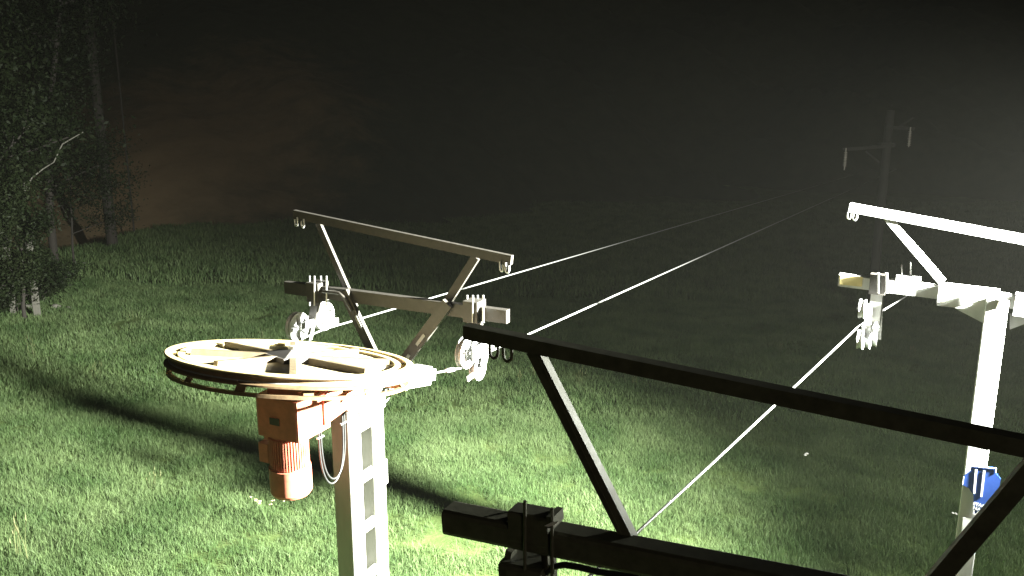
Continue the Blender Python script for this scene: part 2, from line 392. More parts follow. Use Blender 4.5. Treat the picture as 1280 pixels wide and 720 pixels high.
# cradle plates from the gearbox to the post
MB().prism([gl(.10, .226, zt-.04), gl(.70, .226, zt+.0), gl(.70, .226, zt-.16), gl(.62, .226, zt-.34), gl(.48, .226, zt-.36), gl(.40, .226, zt-.26), gl(.10, .226, zt-.30)], U1*.02).build('cradle_plate', 'orange', st)
MB().prism([gl(.10, -.226, zt-.04), gl(.70, -.226, zt+.0), gl(.70, -.226, zt-.16), gl(.40, -.226, zt-.24), gl(.10, -.226, zt-.30)], -U1*.02).build('cradle_plate', 'orange', st)
mc = gl(-.03, -.05, 0); mz = zt - .36
mo = MB().lathe(mc + Z3*mz, -Z3, [(0, 0), (.150, 0), (.150, .33), (0, .33)], 28).build('motor', 'orange', st)
fb = MB()
for k in range(44):
    a = 2*math.pi*k/44; dd = D1*math.cos(a) + U1*math.sin(a)
    fb.box(mc + Z3*(mz-.165) + dd*.158, (dd, Z3.cross(dd), Z3), (.018, .009, .27))
fb.build('cooling_fin', 'orange', mo)
MB().lathe(mc + Z3*(mz-.31), -Z3, [(0, 0), (.178, 0), (.178, .22), (.16, .25), (0, .255)], 32).build('fan_cowl', 'orange', mo)
tb = MB().box(mc - U1*.20 + Z3*(mz-.20) - D1*.02, (Z3, D1, U1), (.17, .15, .12), .015).build('terminal_box', 'orange', mo)
# supply cables looping from the motor back up to the post
for off in (0, .028):
    p0 = gl(.16+off, .12, zt-.42); p1 = gl(.52+off, .10, zt-.46); pts = []
    for k in range(25):
        t = k/24; c = math.cos(math.pi*t); q = seg(p0, p1, (1-c)/2)
        pts.append(q - Z3*((.52-off*1.2)*math.sin(math.pi*t)**.7))
    MB().tube([p0+Z3*.15] + pts + [p1+Z3*.16], .009, 8).build('power_cable', 'cable', st)
for zq in (zt-.36, ):
    MB().box(gl(.18, .12, zq-.1), (D1, U1, Z3), (.08, .02, .012)).build('cable_clip', 'stud', st)
    MB().box(gl(.53, .10, zq-.1), (D1, U1, Z3), (.08, .02, .012)).build('cable_clip', 'stud', st)
pts = []
for k in range(17):
    t = k/16; q = seg(wl(1.05, .12, -.36), wl(1.42, .12, -.36), t); pts.append(q - Z3*(.18*math.sin(math.pi*t)*(1.2-t*.5)))
MB().tube(pts, .008, 8).build('sensor_cable', 'cable_grey', st)
MB().box(wl(1.42, .10, -.37), (D1, U1, Z3), (.04, .05, .10)).build('sensor', 'galv', st)

# ================================================================== support frame behind the wheel
apx = P1f.p(485, 476)
fr = thing('support_frame', apx, 'brown V-shaped rope support frame standing behind the bull wheel', 'lift frame', 'rope support frames of the ski lifts')
f = P1f.p
top_l, top_r = f(368, 267.5), f(640, 325)
tbar = MB().bar(top_l, top_r, .045, .085, D1).build('top_bar', 'bar', fr)
for i, (px, py) in enumerate(((374, 271), (382, 273), (627, 326), (634, 327.5))):
    hk = MB(); hook(hk, f(px, py) - D1*.03, U1*(-1 if i < 2 else 1)*.6, D1, .06, .010); hk.build('hook', 'stud', fr)
cl_, cr_ = f(358, 358.5), f(635, 395.5)
MB().bar(cl_, cr_, .07, .125, D1).build('crossarm', 'bar', fr)
MB().bar(f(398, 279, .06), f(444, 384, .06), .035, .06, D1).build('upper_strut', 'bar', fr)
MB().bar(f(595, 321, .06), f(552, 389, .06), .035, .08, D1).build('upper_strut', 'bar', fr)
MB().bar(f(430, 364, -.065), f(484, 478, -.065), .045, .10, D1).build('lower_strut', 'bar', fr)
MB().bar(f(560, 379, -.065), f(486, 478, -.065), .045, .11, D1).build('lower_strut', 'bar', fr)
for (a, b, t) in ((f(436, 377, -.09), f(484, 478, -.09), .18), (f(556, 384, -.09), f(486, 478, -.09), .35), (f(556, 384, -.09), f(486, 478, -.09), .62)):
    p = seg(a, b, t); q = seg(a, b, t+.14); MB().bar(p, q, .01, .03, D1).build('slot_plate', 'galv', fr)
# bracket linking crossarm and strut on the left
MB().tube([f(403, 364, -.10), f(424, 366, -.10), f(432, 374, -.10), f(440, 388, -.10)], .018, 8).build('bracket', 'bar', fr)
MB().box(apx + Z3*.0, (U1, D1, Z3), (.22, .26, .16)).build('foot_plate', 'galv', fr)
def clamp(parent, pl, xs, ytop, ybot, cx, cy, u, n, hw=.09, hh=.20, sr=.009):
    MB().box(pl.p(cx, cy, 0), (u, n, Z3), (.15, .17, hh)).build('clamp', 'bar', parent)
    for i, px in enumerate(xs):
        d = -hw if i % 2 else hw
        MB().tube([pl.p(px, ybot, d), pl.p(px, ytop, d)], sr, 8).build('stud', 'stud', parent)
clamp(fr, P1f, (387, 393, 401, 408), 345, 382, 397, 364, U1, D1)
clamp(fr, P1f, (584, 591, 597, 604), 369, 403, 593, 388, U1, D1)
# left hanger and its two sheaves
hc = f(388, 401)
MB().bar(f(396, 374), f(391, 402), .05, .09, D1).build('hanger', 'bar', fr)
MB().bar(hc - D1*.23 - U1*.06 + Z3*.0, hc + D1*.23 - U1*.06 - Z3*.0, .02, .07, U1).build('rocker_plate', 'galv', fr)
MB().bar(hc - D1*.23 + U1*.06, hc + D1*.23 + U1*.06, .02, .07, U1).build('rocker_plate', 'galv', fr)
MB().bar(f(391, 400), f(386, 424), .05, .05, D1).build('rope_guide', 'galv', fr)
sheave(fr, hc - D1*.21 - Z3*.01, U1, .15, .06); sheave(fr, hc + D1*.21 - Z3*.0, U1, .15, .06)
MB().box(hc + D1*.34 - Z3*.10 + U1*.02, (D1, U1, Z3), (.12, .06, .08)).build('derail_stop', 'galv', fr)
# right hanger: one pair of sheaves above the rope, one below
rc = f(600, 434)
MB().bar(f(596, 402), f(603, 436), .05, .09, D1).build('hanger', 'bar', fr)
MB().bar(rc - D1*.24 + U1*.055, rc + D1*.16 + U1*.055, .02, .12, U1).build('rocker_plate', 'galv', fr)
sheave(fr, rc - D1*.02 - U1*.02, U1, .148, .06); sheave(fr, rc - D1*.20 - U1*.04 + Z3*.0, U1, .148, .06)
lowc = f(597, 460, -.02)
sheave(fr, lowc, U1, .115, .06)
MB().bar(lowc + U1*.05 - Z3*.02, rc + U1*.08, .02, .07, U1).build('link_plate', 'galv', fr)
MB().bar(lowc - D1*.20 - Z3*.05, lowc - D1*.03 + U1*.04, .015, .05, U1).build('guard_strip', 'galv', fr)

# ================================================================== haul rope of the first lift
def vpdir(px, py): return ray(px, py).normalized()
V1 = vpdir(1175, 187)
rb = MB(); rr = .0095
ring = []
gz_ = -.07
# left run: wheel tangent, under both sheaves, away down the track
Ltan = wl(0, -(R-.045), gz_); Rtan = wl(0, (R-.045), gz_)
s1 = hc - D1*.21 - Z3*.155; s2 = hc + D1*.21 - Z3*.145
arc = [W + NT*gz_ + (U1*math.cos(a)*(-1) - DT*math.sin(a))*(R-.045) for a in np.linspace(0, math.pi, 40)]
r1 = rc - D1*.20 - U1*.04 - Z3*.142; r2 = lowc + Z3*.12
exitR = f(612, 439.5)
rope_pts = [s2 + V1*95] + [s2 + V1*t for t in (60, 30, 12, 4)] + [s2, s1] + arc + [r1, r2, exitR] + [exitR + V1*t for t in (4, 12, 30, 60, 95)]
rb.tube(rope_pts, rr, 8)
hr = rb.build('haul_rope', 'rope'); tag(hr, 'steel haul rope running round the bull wheel and away down the slope in two lines', 'rope', 'haul ropes')
sp = MB().tube([seg(Rtan, r1, .72), seg(Rtan, r1, .82)], .02, 8).build('splice', 'galv', hr)

# ================================================================== near frame of the second lift (backlit)
n = P2n.p
apn = n(937, 990)
nb = gz(apn)
nf = thing('lift_pylon', nb, 'dark backlit lift pylon frame close to the camera, crossing the lower right', 'lift pylon', 'rope support frames of the ski lifts')
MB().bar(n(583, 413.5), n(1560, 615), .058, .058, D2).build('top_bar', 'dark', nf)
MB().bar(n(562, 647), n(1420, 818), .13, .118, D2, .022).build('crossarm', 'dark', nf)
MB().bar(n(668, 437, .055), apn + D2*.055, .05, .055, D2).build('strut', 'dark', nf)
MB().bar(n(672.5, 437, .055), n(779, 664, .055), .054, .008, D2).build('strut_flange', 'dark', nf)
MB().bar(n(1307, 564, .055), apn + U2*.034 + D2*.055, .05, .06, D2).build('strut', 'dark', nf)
MB().bar(Vector((nb.x, nb.y, nb.z-.3)), Vector((apn.x, apn.y, apn.z+.05)), .2, .2, D2, .01).build('post', 'pylon', nf)
for i, (px, py) in enumerate(((612, 424), (629, 428))):
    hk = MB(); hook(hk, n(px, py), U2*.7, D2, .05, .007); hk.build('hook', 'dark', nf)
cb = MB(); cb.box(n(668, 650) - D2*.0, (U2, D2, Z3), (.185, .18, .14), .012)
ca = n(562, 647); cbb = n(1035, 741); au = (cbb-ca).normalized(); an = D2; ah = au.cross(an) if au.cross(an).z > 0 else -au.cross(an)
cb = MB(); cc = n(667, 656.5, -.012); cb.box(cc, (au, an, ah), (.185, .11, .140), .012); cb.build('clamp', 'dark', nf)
for px, py, d in ((656, 629, -.07), (690, 638, -.07), (656, 632, .1), (691, 640, .1)):
    MB().tube([n(px, py-3, d), n(px, py+84, d)], .0075, 8).build('stud', 'dark', nf)
MB().box(n(694, 647, -.02), (au, an, ah), (.03, .10, .05)).build('clamp_lug', 'dark', nf)
MB().prism([n(681, 657, -.11), n(690, 652.5, -.11), n(698, 651.5, -.11), n(694, 655.5, -.11), n(687, 658, -.11)], -D2*.004).build('cable_tag', 'white', nf)
# hanger block under the crossarm and its hose
hcx = n(660, 716)
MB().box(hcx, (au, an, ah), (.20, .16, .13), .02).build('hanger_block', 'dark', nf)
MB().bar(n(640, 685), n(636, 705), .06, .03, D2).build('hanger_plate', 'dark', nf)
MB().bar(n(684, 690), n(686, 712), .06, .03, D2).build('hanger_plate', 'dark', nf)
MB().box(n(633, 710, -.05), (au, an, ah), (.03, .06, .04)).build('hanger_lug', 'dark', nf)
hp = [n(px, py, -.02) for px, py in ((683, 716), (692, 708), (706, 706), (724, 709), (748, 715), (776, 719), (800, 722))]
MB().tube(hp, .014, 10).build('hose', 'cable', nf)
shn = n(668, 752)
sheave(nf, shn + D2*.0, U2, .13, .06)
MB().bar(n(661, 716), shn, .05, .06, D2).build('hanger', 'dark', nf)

# ================================================================== far pylon on the right (floodlit)
g_ = P2f.p
ptop = g_(1247, 372); pb = gz(ptop)
py_ = thing('lift_pylon', pb, 'glaring floodlit grey lift pylon with crossarm at the right edge', 'lift pylon', 'rope support frames of the ski lifts')
MB().bar(pb - Z3*.4, ptop, .2, .19, D2, .01).build('post', 'pylon', py_)
tl, tr = g_(1062, 259), g_(1450, 331)
MB().bar(tl, tr, .085, .085, D2).build('top_bar', 'pylon', py_)
for i, (px, py) in enumerate(((1065, 262), (1072, 263.5))):
    hk = MB(); hook(hk, g_(px, py) - D2*.03, -U2*.6, D2, .06, .012); hk.build('hook', 'stud', py_)
MB().bar(g_(1106, 268, .0), g_(1178, 352, .0), .06, .07, D2).build('strut', 'pylon', py_)
MB().bar(g_(1395, 321), g_(1318, 374), .06, .07, D2).build('strut', 'pylon', py_)
MB().bar(g_(1049, 349), g_(1420, 396), .125, .12, D2).build('crossarm', 'pylon', py_)
MB().bar(g_(1050, 349.5, -.066), g_(1078, 352.5, -.066), .008, .10, D2).build('end_marking', 'yellow', py_)
MB().bar(g_(1120, 352), g_(1150, 356), .11, .14, D2).build('sleeve', 'pylon', py_)
MB().bar(g_(1173, 367), g_(1248, 376), .17, .20, D2).build('crossarm_sleeve', 'pylon', py_)
MB().bar(g_(1268, 379), g_(1330, 387), .17, .20, D2).build('crossarm_sleeve', 'pylon', py_)
for px in (1178, 1209, 1248):
    yy = 366 + (px-1178)*.11
    MB().prism([g_(px-3, yy+11, -.09), g_(px+2, yy-1, -.09), g_(px+3, yy+11, -.09)], -D2*.03).build('gusset', 'dark', py_)
MB().prism([g_(1191, 384, .01), g_(1231, 388, .01), g_(1231, 405, .01)], D2*.02).build('brace', 'pylon', py_)
MB().prism([g_(1262, 392, .01), g_(1302, 397, .01), g_(1262, 412, .01)], D2*.02).build('brace', 'pylon', py_)
# aerial twigs on the crossarm: two thin aerials
MB().tube([g_(1128, 347), g_(1127, 331)], .006, 6).build('aerial', 'galv', py_)
MB().tube([g_(1138, 347, .05), g_(1138, 328, .05)], .006, 6).build('aerial', 'galv', py_)
clamp(py_, P2f, (1093, 1098, 1106, 1108), 341, 366, 1098, 354, U2, D2, sr=.013)
MB().bar(g_(1097, 363), g_(1091, 412), .06, .11, D2).build('hanger', 'pylon', py_)
sc1 = g_(1089, 404)
MB().bar(sc1 - D2*.26 - U2*.05 - Z3*.03, sc1 + D2*.26 - U2*.05 + Z3*.0, .02, .10, U2).build('rocker_plate', 'galv', py_)
MB().bar(sc1 - D2*.26 + U2*.05 - Z3*.03, sc1 + D2*.26 + U2*.05 + Z3*.0, .02, .10, U2).build('rocker_plate', 'galv', py_)
for (px, py, d, r_) in ((1078, 386, -.25, .095), (1076, 424, -.25, .10), (1085, 421, -.08, .12), (1094, 419, .1, .12)):
    sheave(py_, g_(px, py, d), U2, r_, .055)
MB().bar(g_(1086, 380, -.1), g_(1084, 422, -.1), .03, .06, D2).build('link_plate', 'galv', py_)
MB().bar(g_(1101, 372, .02), g_(1098, 424, .02), .02, .05, D2).build('link_plate', 'galv', py_)
# rope of the second lift
r2 = MB(); e0 = shn - Z3*.125; e1 = g_(1072, 409, -.22); e2 = g_(1102, 389, .18); V2 = vpdir(1190, 336)
back = (e0 - e1); back.z *= .5; back.normalize()
r2.tube([e0 + back*6, e0 + back*2, e0, seg(e0, e1, .35)-Z3*.01, seg(e0, e1, .7)-Z3*.008, e1, e2, e2 + V2*4, e2 + V2*15, e2 + V2*38], .0085, 8)
tag(r2.build('haul_rope', 'rope'), 'taut steel rope rising from the near dark frame to the floodlit far pylon', 'rope', 'haul ropes')

# ------------------------------------------------------------------ sign and plate on the far pylon
def sg(px, py, d=-.125): return g_(px, py, d)
sbase = sg(1229, 645)
sn = thing('lift_sign', sbase, 'blue shaped sign with two white bars and lettering strapped on the far pylon', 'sign')
outl = [(1214.3, 581.5), (1245.8, 585), (1245.3, 592), (1251, 599), (1249, 610), (1244, 614), (1240, 622), (1238.5, 645), (1216.2, 643), (1217, 619), (1211, 610.5), (1203, 606), (1204.8, 595), (1213, 588.5)]
MB().prism([sg(*q) for q in outl], D2*.012).build('panel', 'blue', sn)
def strip(pa, pb_, wdt, name='bar'): MB().bar(sg(*pa, -.1285), sg(*pb_, -.1285), .004, wdt, D2).build(name, 'white', sn)
strip((1220.3, 587), (1217.8, 617), .019); strip((1230.4, 588.5), (1226.6, 621), .019)
strip((1214.5, 582.3), (1245.6, 585.8), .008, 'edging'); strip((1204.9, 596), (1203.3, 605.5), .008, 'edging')
strip((1245.2, 586), (1244.8, 591), .008, 'edging')
def text(s_, px, py, size):
    cu = bpy.data.curves.new('lettering', 'FONT'); cu.body = s_; cu.size = size; cu.extrude = .0015; cu.align_y = 'TOP'; cu.space_character = 1.05; cu.offset = .0022
    o = bpy.data.objects.new('lettering', cu); COL.objects.link(o)
    X = U2*.995 - Z3*.10; X.normalize(); Y = (Z3 - X*Z3.dot(X)).normalized(); Zx = X.cross(Y)
    m = Matrix((X, Y, Zx)).transposed().to_4x4(); m.translation = sg(px, py, -.1285) - sbase
    o.matrix_local = m; o.parent = sn; o.matrix_parent_inverse = Matrix(); cu.materials.append(M['white'])
    me = bpy.data.meshes.new_from_object(o.evaluated_get(bpy.context.evaluated_depsgraph_get())); lo = bpy.data.objects.new('lettering', me); COL.objects.link(lo)
    lo.parent = sn; lo.matrix_local = m; bpy.data.objects.remove(o)
text('STACJA', 1217.2, 627, .042); text('NARTY', 1217.0, 632, .046); text('LA', 1216.8, 637, .055)
pl = thing('white_plate', sg(1217, 676), 'blank white plate strapped round the far pylon below the blue sign', 'plate')
MB().prism([sg(1204, 647), sg(1231.5, 650), sg(1228.5, 676.5), sg(1201.5, 672)], D2*.010).build('panel', 'plate', pl)
MB().bar(sg(1201.6, 672.6, -.13), sg(1228.4, 677, -.13), .012, .012, D2).build('lower_lip', 'plate', pl)

# ------------------------------------------------------------------ floodlight mast (source of the light, right of the picture)
mp = gz(Vector((7.75, 6.15, 0)))
ml = thing('floodlight_mast', mp, 'steel mast with a dark floodlight and an added fill lamp, right of the far pylon', 'floodlight')
MB().tube([mp - Z3*.3, mp + Z3*(6.2-mp.z)], [.09, .06], 14).build('mast', 'galv', ml)
def lamp_head(L, T, visor=True):
    d = (T-L).normalized(); s_ = d.cross(Z3).normalized(); u_ = s_.cross(d); c = L - d*.09
    hd = MB()
    hd.box(c - d*.05, (d, s_, u_), (.05, .36, .28))
    # hood: short top and far side, long visors added to block light camera-side and below
    hd.box(c + s_*.19, (d, s_, u_), (.10, .02, .26)); hd.box(c + u_*.14, (d, s_, u_), (.10, .40, .02))
    if visor: hd.box(c + d*.31 - s_*.30, (d, s_, u_), (.90, .02, .40)); hd.box(c - s_*.245 - d*.02, (d, s_, u_), (.02, .11, .28))
    else: hd.box(c + d*.16 - s_*.20, (d, s_, u_), (.40, .02, .30)); hd.box(c + d*.02 - u_*.15, (d, s_, u_), (.14, .40, .02))
    if visor: hd.box(c + d*.29 - u_*.20, (d, s_, u_), (.88, 1.1, .02)); hd.box(c - u_*.17 - d*.02, (d, s_, u_), (.02, .40, .09))
    o = hd.build('lamp_with_blockers', 'dark', ml)
    MB().tube([c - d*.07, Vector((mp.x, mp.y, L.z-.05))], .025, 8).build('lamp_bracket', 'galv', ml)
lamp_head(LAMP_A, TARGET_A); lamp_head(FILL_LAMP, FILL_TARGET, False)  # the second head holds the added fill lamp

# ------------------------------------------------------------------ power pole far behind the pylon
def pole_at(Z):
    t = at(1113, 138, Z); return t
PZ = 27.0
t_ = pole_at(PZ); pb_ = gz(t_)
pp = thing('power_pole', pb_, 'dim power pole with two short arms and hanging insulators, beyond the far pylon', 'utility pole')
MB().tube([pb_ - Z3*.3, t_], [.16, .12], 12).build('pole', 'wood', pp)
MB().bar(at(1118, 182, PZ), at(1053, 187, PZ-.1), .09, .09, Z3).build('crossarm', 'wood', pp)
MB().bar(at(1108, 159, PZ), at(1143, 161, PZ), .09, .09, Z3).build('crossarm', 'wood', pp)
MB().bar(at(1099, 203, PZ), at(1082, 189, PZ), .05, .05, Z3).build('arm_brace', 'wood', pp)
MB().bar(at(1122, 160, PZ), at(1142, 147, PZ), .05, .05, Z3).build('arm_brace', 'wood', pp)
MB().box(at(1108, 180, PZ), (RX, Vector((0, 1, 0)), Z3), (.45, .3, .06)).build('collar', 'wood', pp)
for (px, py, ln) in ((1057.5, 187, .62), (1138, 161, .55)):
    ib = MB(); c = at(px, py, PZ-.15)
    ib.tube([c + Z3*.05, c - Z3*ln], .02, 6)
    for k in range(9):
        ib.lathe(c - Z3*(.10 + k*.05), Z3, [(0, 0), (.06, 0), (.035, .03), (0, .03)], 10)
    ib.build('insulator', 'glassy', pp)

# ------------------------------------------------------------------ trees at the left
def branchy(start, d, length, r, depth, out, leafpts, spread):
    pts = [start]; P = start; dd = d.normalized(); k = 5
    for i in range(k):
        dd = (dd + Vector((random.uniform(-1, 1), random.uniform(-1, 1), random.uniform(-.4, .9)))*.16).normalized()
        P = P + dd*(length/k); pts.append(P)
    out.tube(pts, [r*(1-.65*i/k) for i in range(k+1)], 6 if depth else 9)
    if depth == 0 or depth >= 2:
        for q in pts[2:]: leafpts.append(q)
    if depth < 2:
        nb_ = 7 if depth == 0 else 4
        for i in range(nb_):
            t = .25 + .75*(i+random.random()*.6)/nb_; q = seg(pts[min(int(t*k), k-1)], pts[min(int(t*k)+1, k)], (t*k) % 1)
            az = i*2.4 + random.random(); e = random.uniform(.1, .7)
            nd = Vector((math.cos(az)*math.cos(e), math.sin(az)*math.cos(e), math.sin(e)))
            branchy(q, nd, length*spread*random.uniform(.7, 1.15)*(1-.35*t), r*.42, depth+1, out, leafpts, spread)
    if depth == 1:
        for q in pts[2:]: leafpts.append(q)
def leaf_mesh(name, centres, n, sig, size, m, parent):
    c = np.array([tuple(q) for q in centres]); idx = rng.integers(0, len(c), n)
    p = c[idx] + rng.normal(0, 1, (n, 3))*sig
    nrm = rng.normal(0, 1, (n, 3)); nrm[:, 2] += .5; nrm /= np.linalg.norm(nrm, axis=1)[:, None]
    t = np.cross(nrm, rng.normal(0, 1, (n, 3))); t /= np.linalg.norm(t, axis=1)[:, None]; b = np.cross(nrm, t)
    s_ = (size*.8*rng.uniform(.4, 1.25, n))[:, None]
    v = np.stack([p - t*s_, p - b*s_*.45 + nrm*s_*.12, p + t*s_, p + b*s_*.45 + nrm*s_*.12], 1).reshape(-1, 3) - np.array(WORLD[parent.name])
    me = bpy.data.meshes.new(name); me.vertices.add(4*n); me.vertices.foreach_set('co', v.ravel())
    me.loops.add(4*n); me.loops.foreach_set('vertex_index', np.arange(4*n)); me.polygons.add(n)
    me.polygons.foreach_set('loop_start', np.arange(0, 4*n, 4)); me.polygons.foreach_set('loop_total', np.full(n, 4)); me.update(calc_edges=True)
    me.materials.append(M[m]); o = bpy.data.objects.new(name, me); COL.objects.link(o); o.parent = parent; return o
def tree(px, dist, h, label, m, nleaf, size, r0=.16, name='broadleaf_tree', cat='tree', group='trees along the left edge of the field', spread=.42, lean=0):
    az = math.atan((px-640)/F*1.0/ math.cos(PITCH)); base = gz(Vector((math.sin(az)*dist, math.cos(az)*dist, 0)))
    t = thing(name, base, label, cat, group); out = MB(); lp = []
    branchy(base - Z3*.2, Vector((lean, 0, 1)), h, r0, 0, out, lp, spread)
    out.build('trunk', 'dark_bark', t)
    leaf_mesh('crown', lp, int(nleaf*1.4), h*.055, size, m, t); return t
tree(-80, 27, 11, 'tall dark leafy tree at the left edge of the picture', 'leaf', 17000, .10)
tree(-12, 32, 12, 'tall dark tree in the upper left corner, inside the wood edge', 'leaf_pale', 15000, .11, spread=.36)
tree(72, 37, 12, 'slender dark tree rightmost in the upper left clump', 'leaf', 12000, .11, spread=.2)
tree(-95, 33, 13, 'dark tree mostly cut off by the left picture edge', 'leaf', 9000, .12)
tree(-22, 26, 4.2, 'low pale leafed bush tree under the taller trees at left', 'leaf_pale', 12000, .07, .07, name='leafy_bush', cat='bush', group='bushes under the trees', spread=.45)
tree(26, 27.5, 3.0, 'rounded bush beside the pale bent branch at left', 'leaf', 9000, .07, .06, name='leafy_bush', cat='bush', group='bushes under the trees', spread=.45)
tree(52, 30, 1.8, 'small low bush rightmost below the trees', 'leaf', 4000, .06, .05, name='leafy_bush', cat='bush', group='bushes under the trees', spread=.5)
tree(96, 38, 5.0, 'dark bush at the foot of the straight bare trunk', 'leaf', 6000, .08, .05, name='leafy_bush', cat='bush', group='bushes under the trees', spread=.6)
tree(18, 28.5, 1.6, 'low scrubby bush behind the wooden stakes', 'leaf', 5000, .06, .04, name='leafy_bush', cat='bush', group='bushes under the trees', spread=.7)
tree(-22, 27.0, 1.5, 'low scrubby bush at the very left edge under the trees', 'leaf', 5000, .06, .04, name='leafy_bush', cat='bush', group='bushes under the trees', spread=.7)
b0 = gz(at(121, 120, 40)); tt = thing('bare_trunk', b0, 'straight brown bare trunk rising at the top left of the picture', 'tree trunk')
MB().tube([b0 - Z3*.3, Vector((b0.x, b0.y, 7)), Vector((b0.x+.2, b0.y, 15))], [.26, .20, .13], 9).build('trunk', 'dark_bark', tt)
b0 = gz(at(140, 12, 44)); tag(MB().tube([b0 - Z3*.2, Vector((b0.x, b0.y, 14))], .05, 8).build('thin_pole', 'dark_bark'),
    'thin straight pole at the top edge beside the bare trunk', 'pole')
# bent pale branch and weathered posts at the wood edge
BZ = 25.0
b_ = [at(29, 284, BZ), at(30, 262, BZ), at(31, 238, BZ), at(40, 222, BZ+.2), at(54, 211, BZ+.4), at(67, 203, BZ+.6), at(78, 180, BZ+.7), at(104, 165, BZ+1)]
tag(MB().tube([gz(b_[0])] + b_[:6], [.035, .03, .028, .026, .022, .018, .012], 7).tube([b_[5], b_[6], b_[7]], [.018, .02, .014], 7).tube([b_[2], at(30, 226, BZ)], [.024, .01], 6).build('bent_branch', 'pale_wood'),
    'bent pale dead sapling leaning out of the bushes at left', 'branch')
for (px, py, hh, lb) in ((35, 302, .42, 'pale leaning stake right of the pair at the wood edge'), (7, 314, .5, 'short grey stake leftmost at the wood edge')):
    P = at(px, py, BZ-.4); q = gz(P); pt = MB(); top_ = Vector((P.x+.03, P.y, P.z + hh))
    pt.bar(Vector((P.x, P.y, min(q.z, P.z)-.1)), top_, .16, .08, RX); pt.prism([top_ + RX*-.08, top_ + RX*.08, top_ + RX*.02 + Z3*.10], Vector((0, .08, 0)))
    tag(pt.build('wooden_stake', 'pale_wood'), lb, 'stake', 'wooden stakes at the wood edge')
for (px, py, s_, lb) in ((56, 266, .13, 'pale stone higher up among the bushes at left'), (22, 290, .13, 'pale stone beside the leaning stake'), (75, 285, .10, 'small pale stone under the small bush')):
    P = at(px, py, BZ+.6); ns = MB(); import bmesh as _b
    bm = _b.new(); _b.ops.create_icosphere(bm, subdivisions=2, radius=s_)
    for v in bm.verts: v.co *= 1 + .35*mnoise.noise(v.co*9 + Vector((px, py, 0)))
    q = gz(P)
    ns.add([v.co + Vector((P.x, P.y, q.z+s_*.3)) for v in bm.verts], [tuple(v.index for v in f_.verts) for f_ in bm.faces]); bm.free()
    tag(ns.build('field_stone', 'pale_wood'), lb, 'stone', 'stones at the wood edge')

# ------------------------------------------------------------------ grass
def tuft(name, nblade, rad, hmin, hmax, wd, seed, m, lean=.45, heads=0):
    r_ = np.random.default_rng(seed); V = []; Fc = []
    for i in range(nblade):
        a, rr_ = r_.uniform(0, 6.283), rad*math.sqrt(r_.uniform()); x, y = rr_*math.cos(a), rr_*math.sin(a)
        h = r_.uniform(hmin, hmax); b = r_.uniform(0, 6.283); ln = h*abs(r_.normal(0, lean)); dx, dy = math.cos(b)*ln, math.sin(b)*ln
        f_ = r_.uniform(0, 6.283); wx, wy = math.cos(f_)*wd/2, math.sin(f_)*wd/2; k = len(V)
        V += [(x-wx, y-wy, -.02), (x+wx, y+wy, -.02), (x+dx*.35+wx*.8, y+dy*.35+wy*.8, h*.55), (x+dx*.35-wx*.8, y+dy*.35-wy*.8, h*.55), (x+dx, y+dy, h*.95)]
        Fc += [(k, k+1, k+2, k+3), (k+3, k+2, k+4)]
        if i < heads:
            k = len(V); q = wd*1.6
            V += [(x+dx-q, y+dy, h*.9), (x+dx, y+dy-q, h*.97), (x+dx+q, y+dy, h*.9), (x+dx, y+dy+q, h*.97), (x+dx*1.2, y+dy*1.2, h*1.12), (x+dx*.8, y+dy*.8, h*.82)]
            Fc += [(k, k+1, k+4), (k+1, k+2, k+4), (k+2, k+3, k+4), (k+3, k, k+4), (k, k+5, k+1), (k+2, k+5, k+3)]
    me = bpy.data.meshes.new(name); me.from_pydata(V, [], Fc); me.materials.append(M[m])
    return bpy.data.objects.new(name, me)
def scatter(name, tufts, pts, scl, label=None):
    co = bpy.data.collections.new(name + '_sources')
    for t in tufts: co.objects.link(t)
    me = bpy.data.meshes.new(name); me.vertices.add(len(pts)); me.vertices.foreach_set('co', np.asarray(pts, np.float32).ravel())
    at_ = me.attributes.new('scl', 'FLOAT', 'POINT'); at_.data.foreach_set('value', np.asarray(scl, np.float32))
    ar = me.attributes.new('rotz', 'FLOAT', 'POINT'); ar.data.foreach_set('value', rng.uniform(0, 6.283, len(pts)).astype(np.float32))
    o = bpy.data.objects.new(name, me); COL.objects.link(o); o['kind'] = 'stuff'
    ng = bpy.data.node_groups.new(name, 'GeometryNodeTree')
    ng.interface.new_socket('Geometry', in_out='INPUT', socket_type='NodeSocketGeometry'); ng.interface.new_socket('Geometry', in_out='OUTPUT', socket_type='NodeSocketGeometry')
    N = ng.nodes; L = ng.links
    gi, go = N.new('NodeGroupInput'), N.new('NodeGroupOutput'); ci = N.new('GeometryNodeCollectionInfo'); ci.inputs['Collection'].default_value = co
    ci.inputs['Separate Children'].default_value = True; ci.inputs['Reset Children'].default_value = True
    ip = N.new('GeometryNodeInstanceOnPoints'); ip.inputs['Pick Instance'].default_value = True
    ri = N.new('FunctionNodeRandomValue'); ri.data_type = 'INT'; ri.inputs[4].default_value = 0; ri.inputs[5].default_value = len(tufts)-1
    na = N.new('GeometryNodeInputNamedAttribute'); na.data_type = 'FLOAT'; na.inputs[0].default_value = 'scl'
    nr = N.new('GeometryNodeInputNamedAttribute'); nr.data_type = 'FLOAT'; nr.inputs[0].default_value = 'rotz'
    cx = N.new('ShaderNodeCombineXYZ'); L.new(nr.outputs[0], cx.inputs[2])
    L.new(gi.outputs[0], ip.inputs['Points']); L.new(ci.outputs[0], ip.inputs['Instance']); L.new(ri.outputs[2], ip.inputs['Instance Index'])
    L.new(cx.outputs[0], ip.inputs['Rotation']); L.new(na.outputs[0], ip.inputs['Scale']); L.new(ip.outputs[0], go.inputs[0])
    md = o.modifiers.new('scatter', 'NODES'); md.node_group = ng
    return o
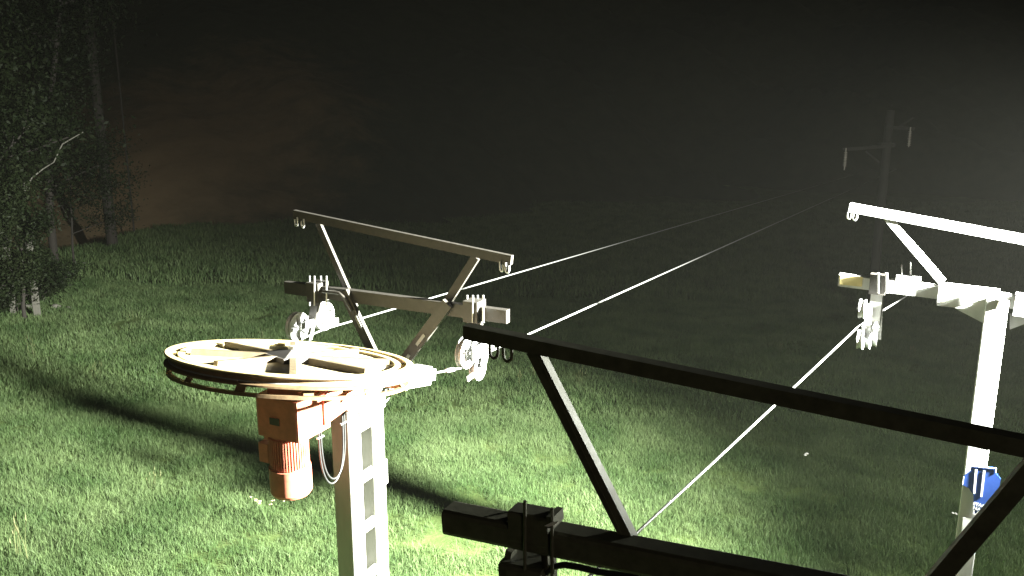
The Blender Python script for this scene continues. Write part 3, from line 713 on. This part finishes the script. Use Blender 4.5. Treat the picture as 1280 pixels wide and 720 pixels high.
def field(y0, y1, dens, hw=.66, pad=2.0):
    n_ = int((y1-y0)*2*(hw*(y0+y1)/2+pad)*dens*1.25)
    y = np.sqrt(rng.uniform(y0*y0, y1*y1, n_)); x = rng.uniform(-1, 1, n_)*(hw*y+pad)
    cl = np.sin(x*1.3+np.sin(y*.9)*1.5)*np.sin(y*1.1+np.cos(x*.8)) + .6*np.sin(x*3.1+y*2.3)*np.cos(y*2.7-x*1.4)
    keep = rng.uniform(0, 1, n_) < np.clip(.78 + .25*cl, .25, 1)
    x, y, cl = x[keep], y[keep], cl[keep]
    # grass thinned to imitate shadow between the drive post and the near frame
    e = ((x-SHADE_PATCH.x)/1.15)**2 + ((y-SHADE_PATCH.y)/.75)**2
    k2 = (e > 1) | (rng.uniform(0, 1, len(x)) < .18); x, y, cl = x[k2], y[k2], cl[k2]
    s_ = np.clip(.95 + .22*cl + rng.normal(0, .12, len(x)), .45, 1.7)
    return np.stack([x, y, zg(x, y)], 1), s_
SHADE_PATCH = ground_hit(555, 668)
T1 = [tuft('grass_tuft', 70, .19, .04, .145, .006, 10+i, 'grass') for i in range(6)]
T2 = [tuft('grass_tuft', 70, .30, .05, .17, .011, 30+i, 'grass') for i in range(5)]
T3 = [tuft('grass_tuft', 50, .55, .12, .36, .028, 50+i, 'grass') for i in range(4)]
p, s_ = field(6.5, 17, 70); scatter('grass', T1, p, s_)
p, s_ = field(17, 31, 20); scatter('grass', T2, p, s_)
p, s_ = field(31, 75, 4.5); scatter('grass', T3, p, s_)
TS = [tuft('seed_stalk', 7, .16, .30, .55, .006, 70+i, 'straw', .22, 7) for i in range(4)]
p, s_ = field(6.8, 24, .04); scatter('tall_grass', TS, p, s_*.9)
# pale weeds by the motor's foot and lone white flowers in the field
def flower(P, h, nh, spread, label, group=None, s0=.016, mt_='petal'):
    b = gz(P); t = thing('white_flower', b, label, 'wildflower', group); r_ = random.Random(int(P.x*1000))
    stm, hd = MB(), MB()
    for k in range(nh):
        a = r_.uniform(0, 6.28); e = b + Vector((math.cos(a)*spread*r_.random(), math.sin(a)*spread*r_.random(), h*r_.uniform(.75, 1)))
        stm.tube([b + (e-b)*0.0 + Vector((0, 0, -.02)), seg(b, e, .6) + Vector((.01, 0, .02)), e], .003, 5)
        for j in range(5):
            c = e + Vector((r_.uniform(-1, 1), r_.uniform(-1, 1), r_.uniform(-.3, .4)))*s0*1.6
            hd.lathe(c, Vector((r_.uniform(-.4, .4), r_.uniform(-.4, .4), 1)), [(0, -s0*.4), (s0, 0), (s0*.6, s0*.5), (0, s0*.6)], 6, smooth=False)
    stm.build('stem', 'grass', t); hd.build('bloom', mt_, t)
flower(ground_hit(335, 655), .42, 10, .32, 'pale flowering weed growing below the orange motor', None, .011, 'seed')
flower(ground_hit(1007, 582), .22, 1, .02, 'lone white flower in the dark grass left of the far pylon', 'white flowers in the grass', .028)
flower(ground_hit(1191, 657), .22, 1, .02, 'lone white flower just left of the white plate on the pylon', 'white flowers in the grass', .018)

# ------------------------------------------------------------------ thin night mist
hz = MB(); hz.box((0, 0, 20), ((1, 0, 0), (0, 1, 0), (0, 0, 1)), (1100, 1100, 90))
hm = bpy.data.materials.new('haze'); hm.use_nodes = True; hn = hm.node_tree.nodes; hn.remove(hn['Principled BSDF'])
pv = hn.new('ShaderNodeVolumePrincipled'); pv.inputs['Density'].default_value = .0002; pv.inputs['Color'].default_value = (.92, .92, .82, 1); pv.inputs['Anisotropy'].default_value = .2
hm.node_tree.links.new(pv.outputs[0], hn['Material Output'].inputs['Volume'])
hb_ = hz.build('haze', hm); hb_['kind'] = 'stuff'
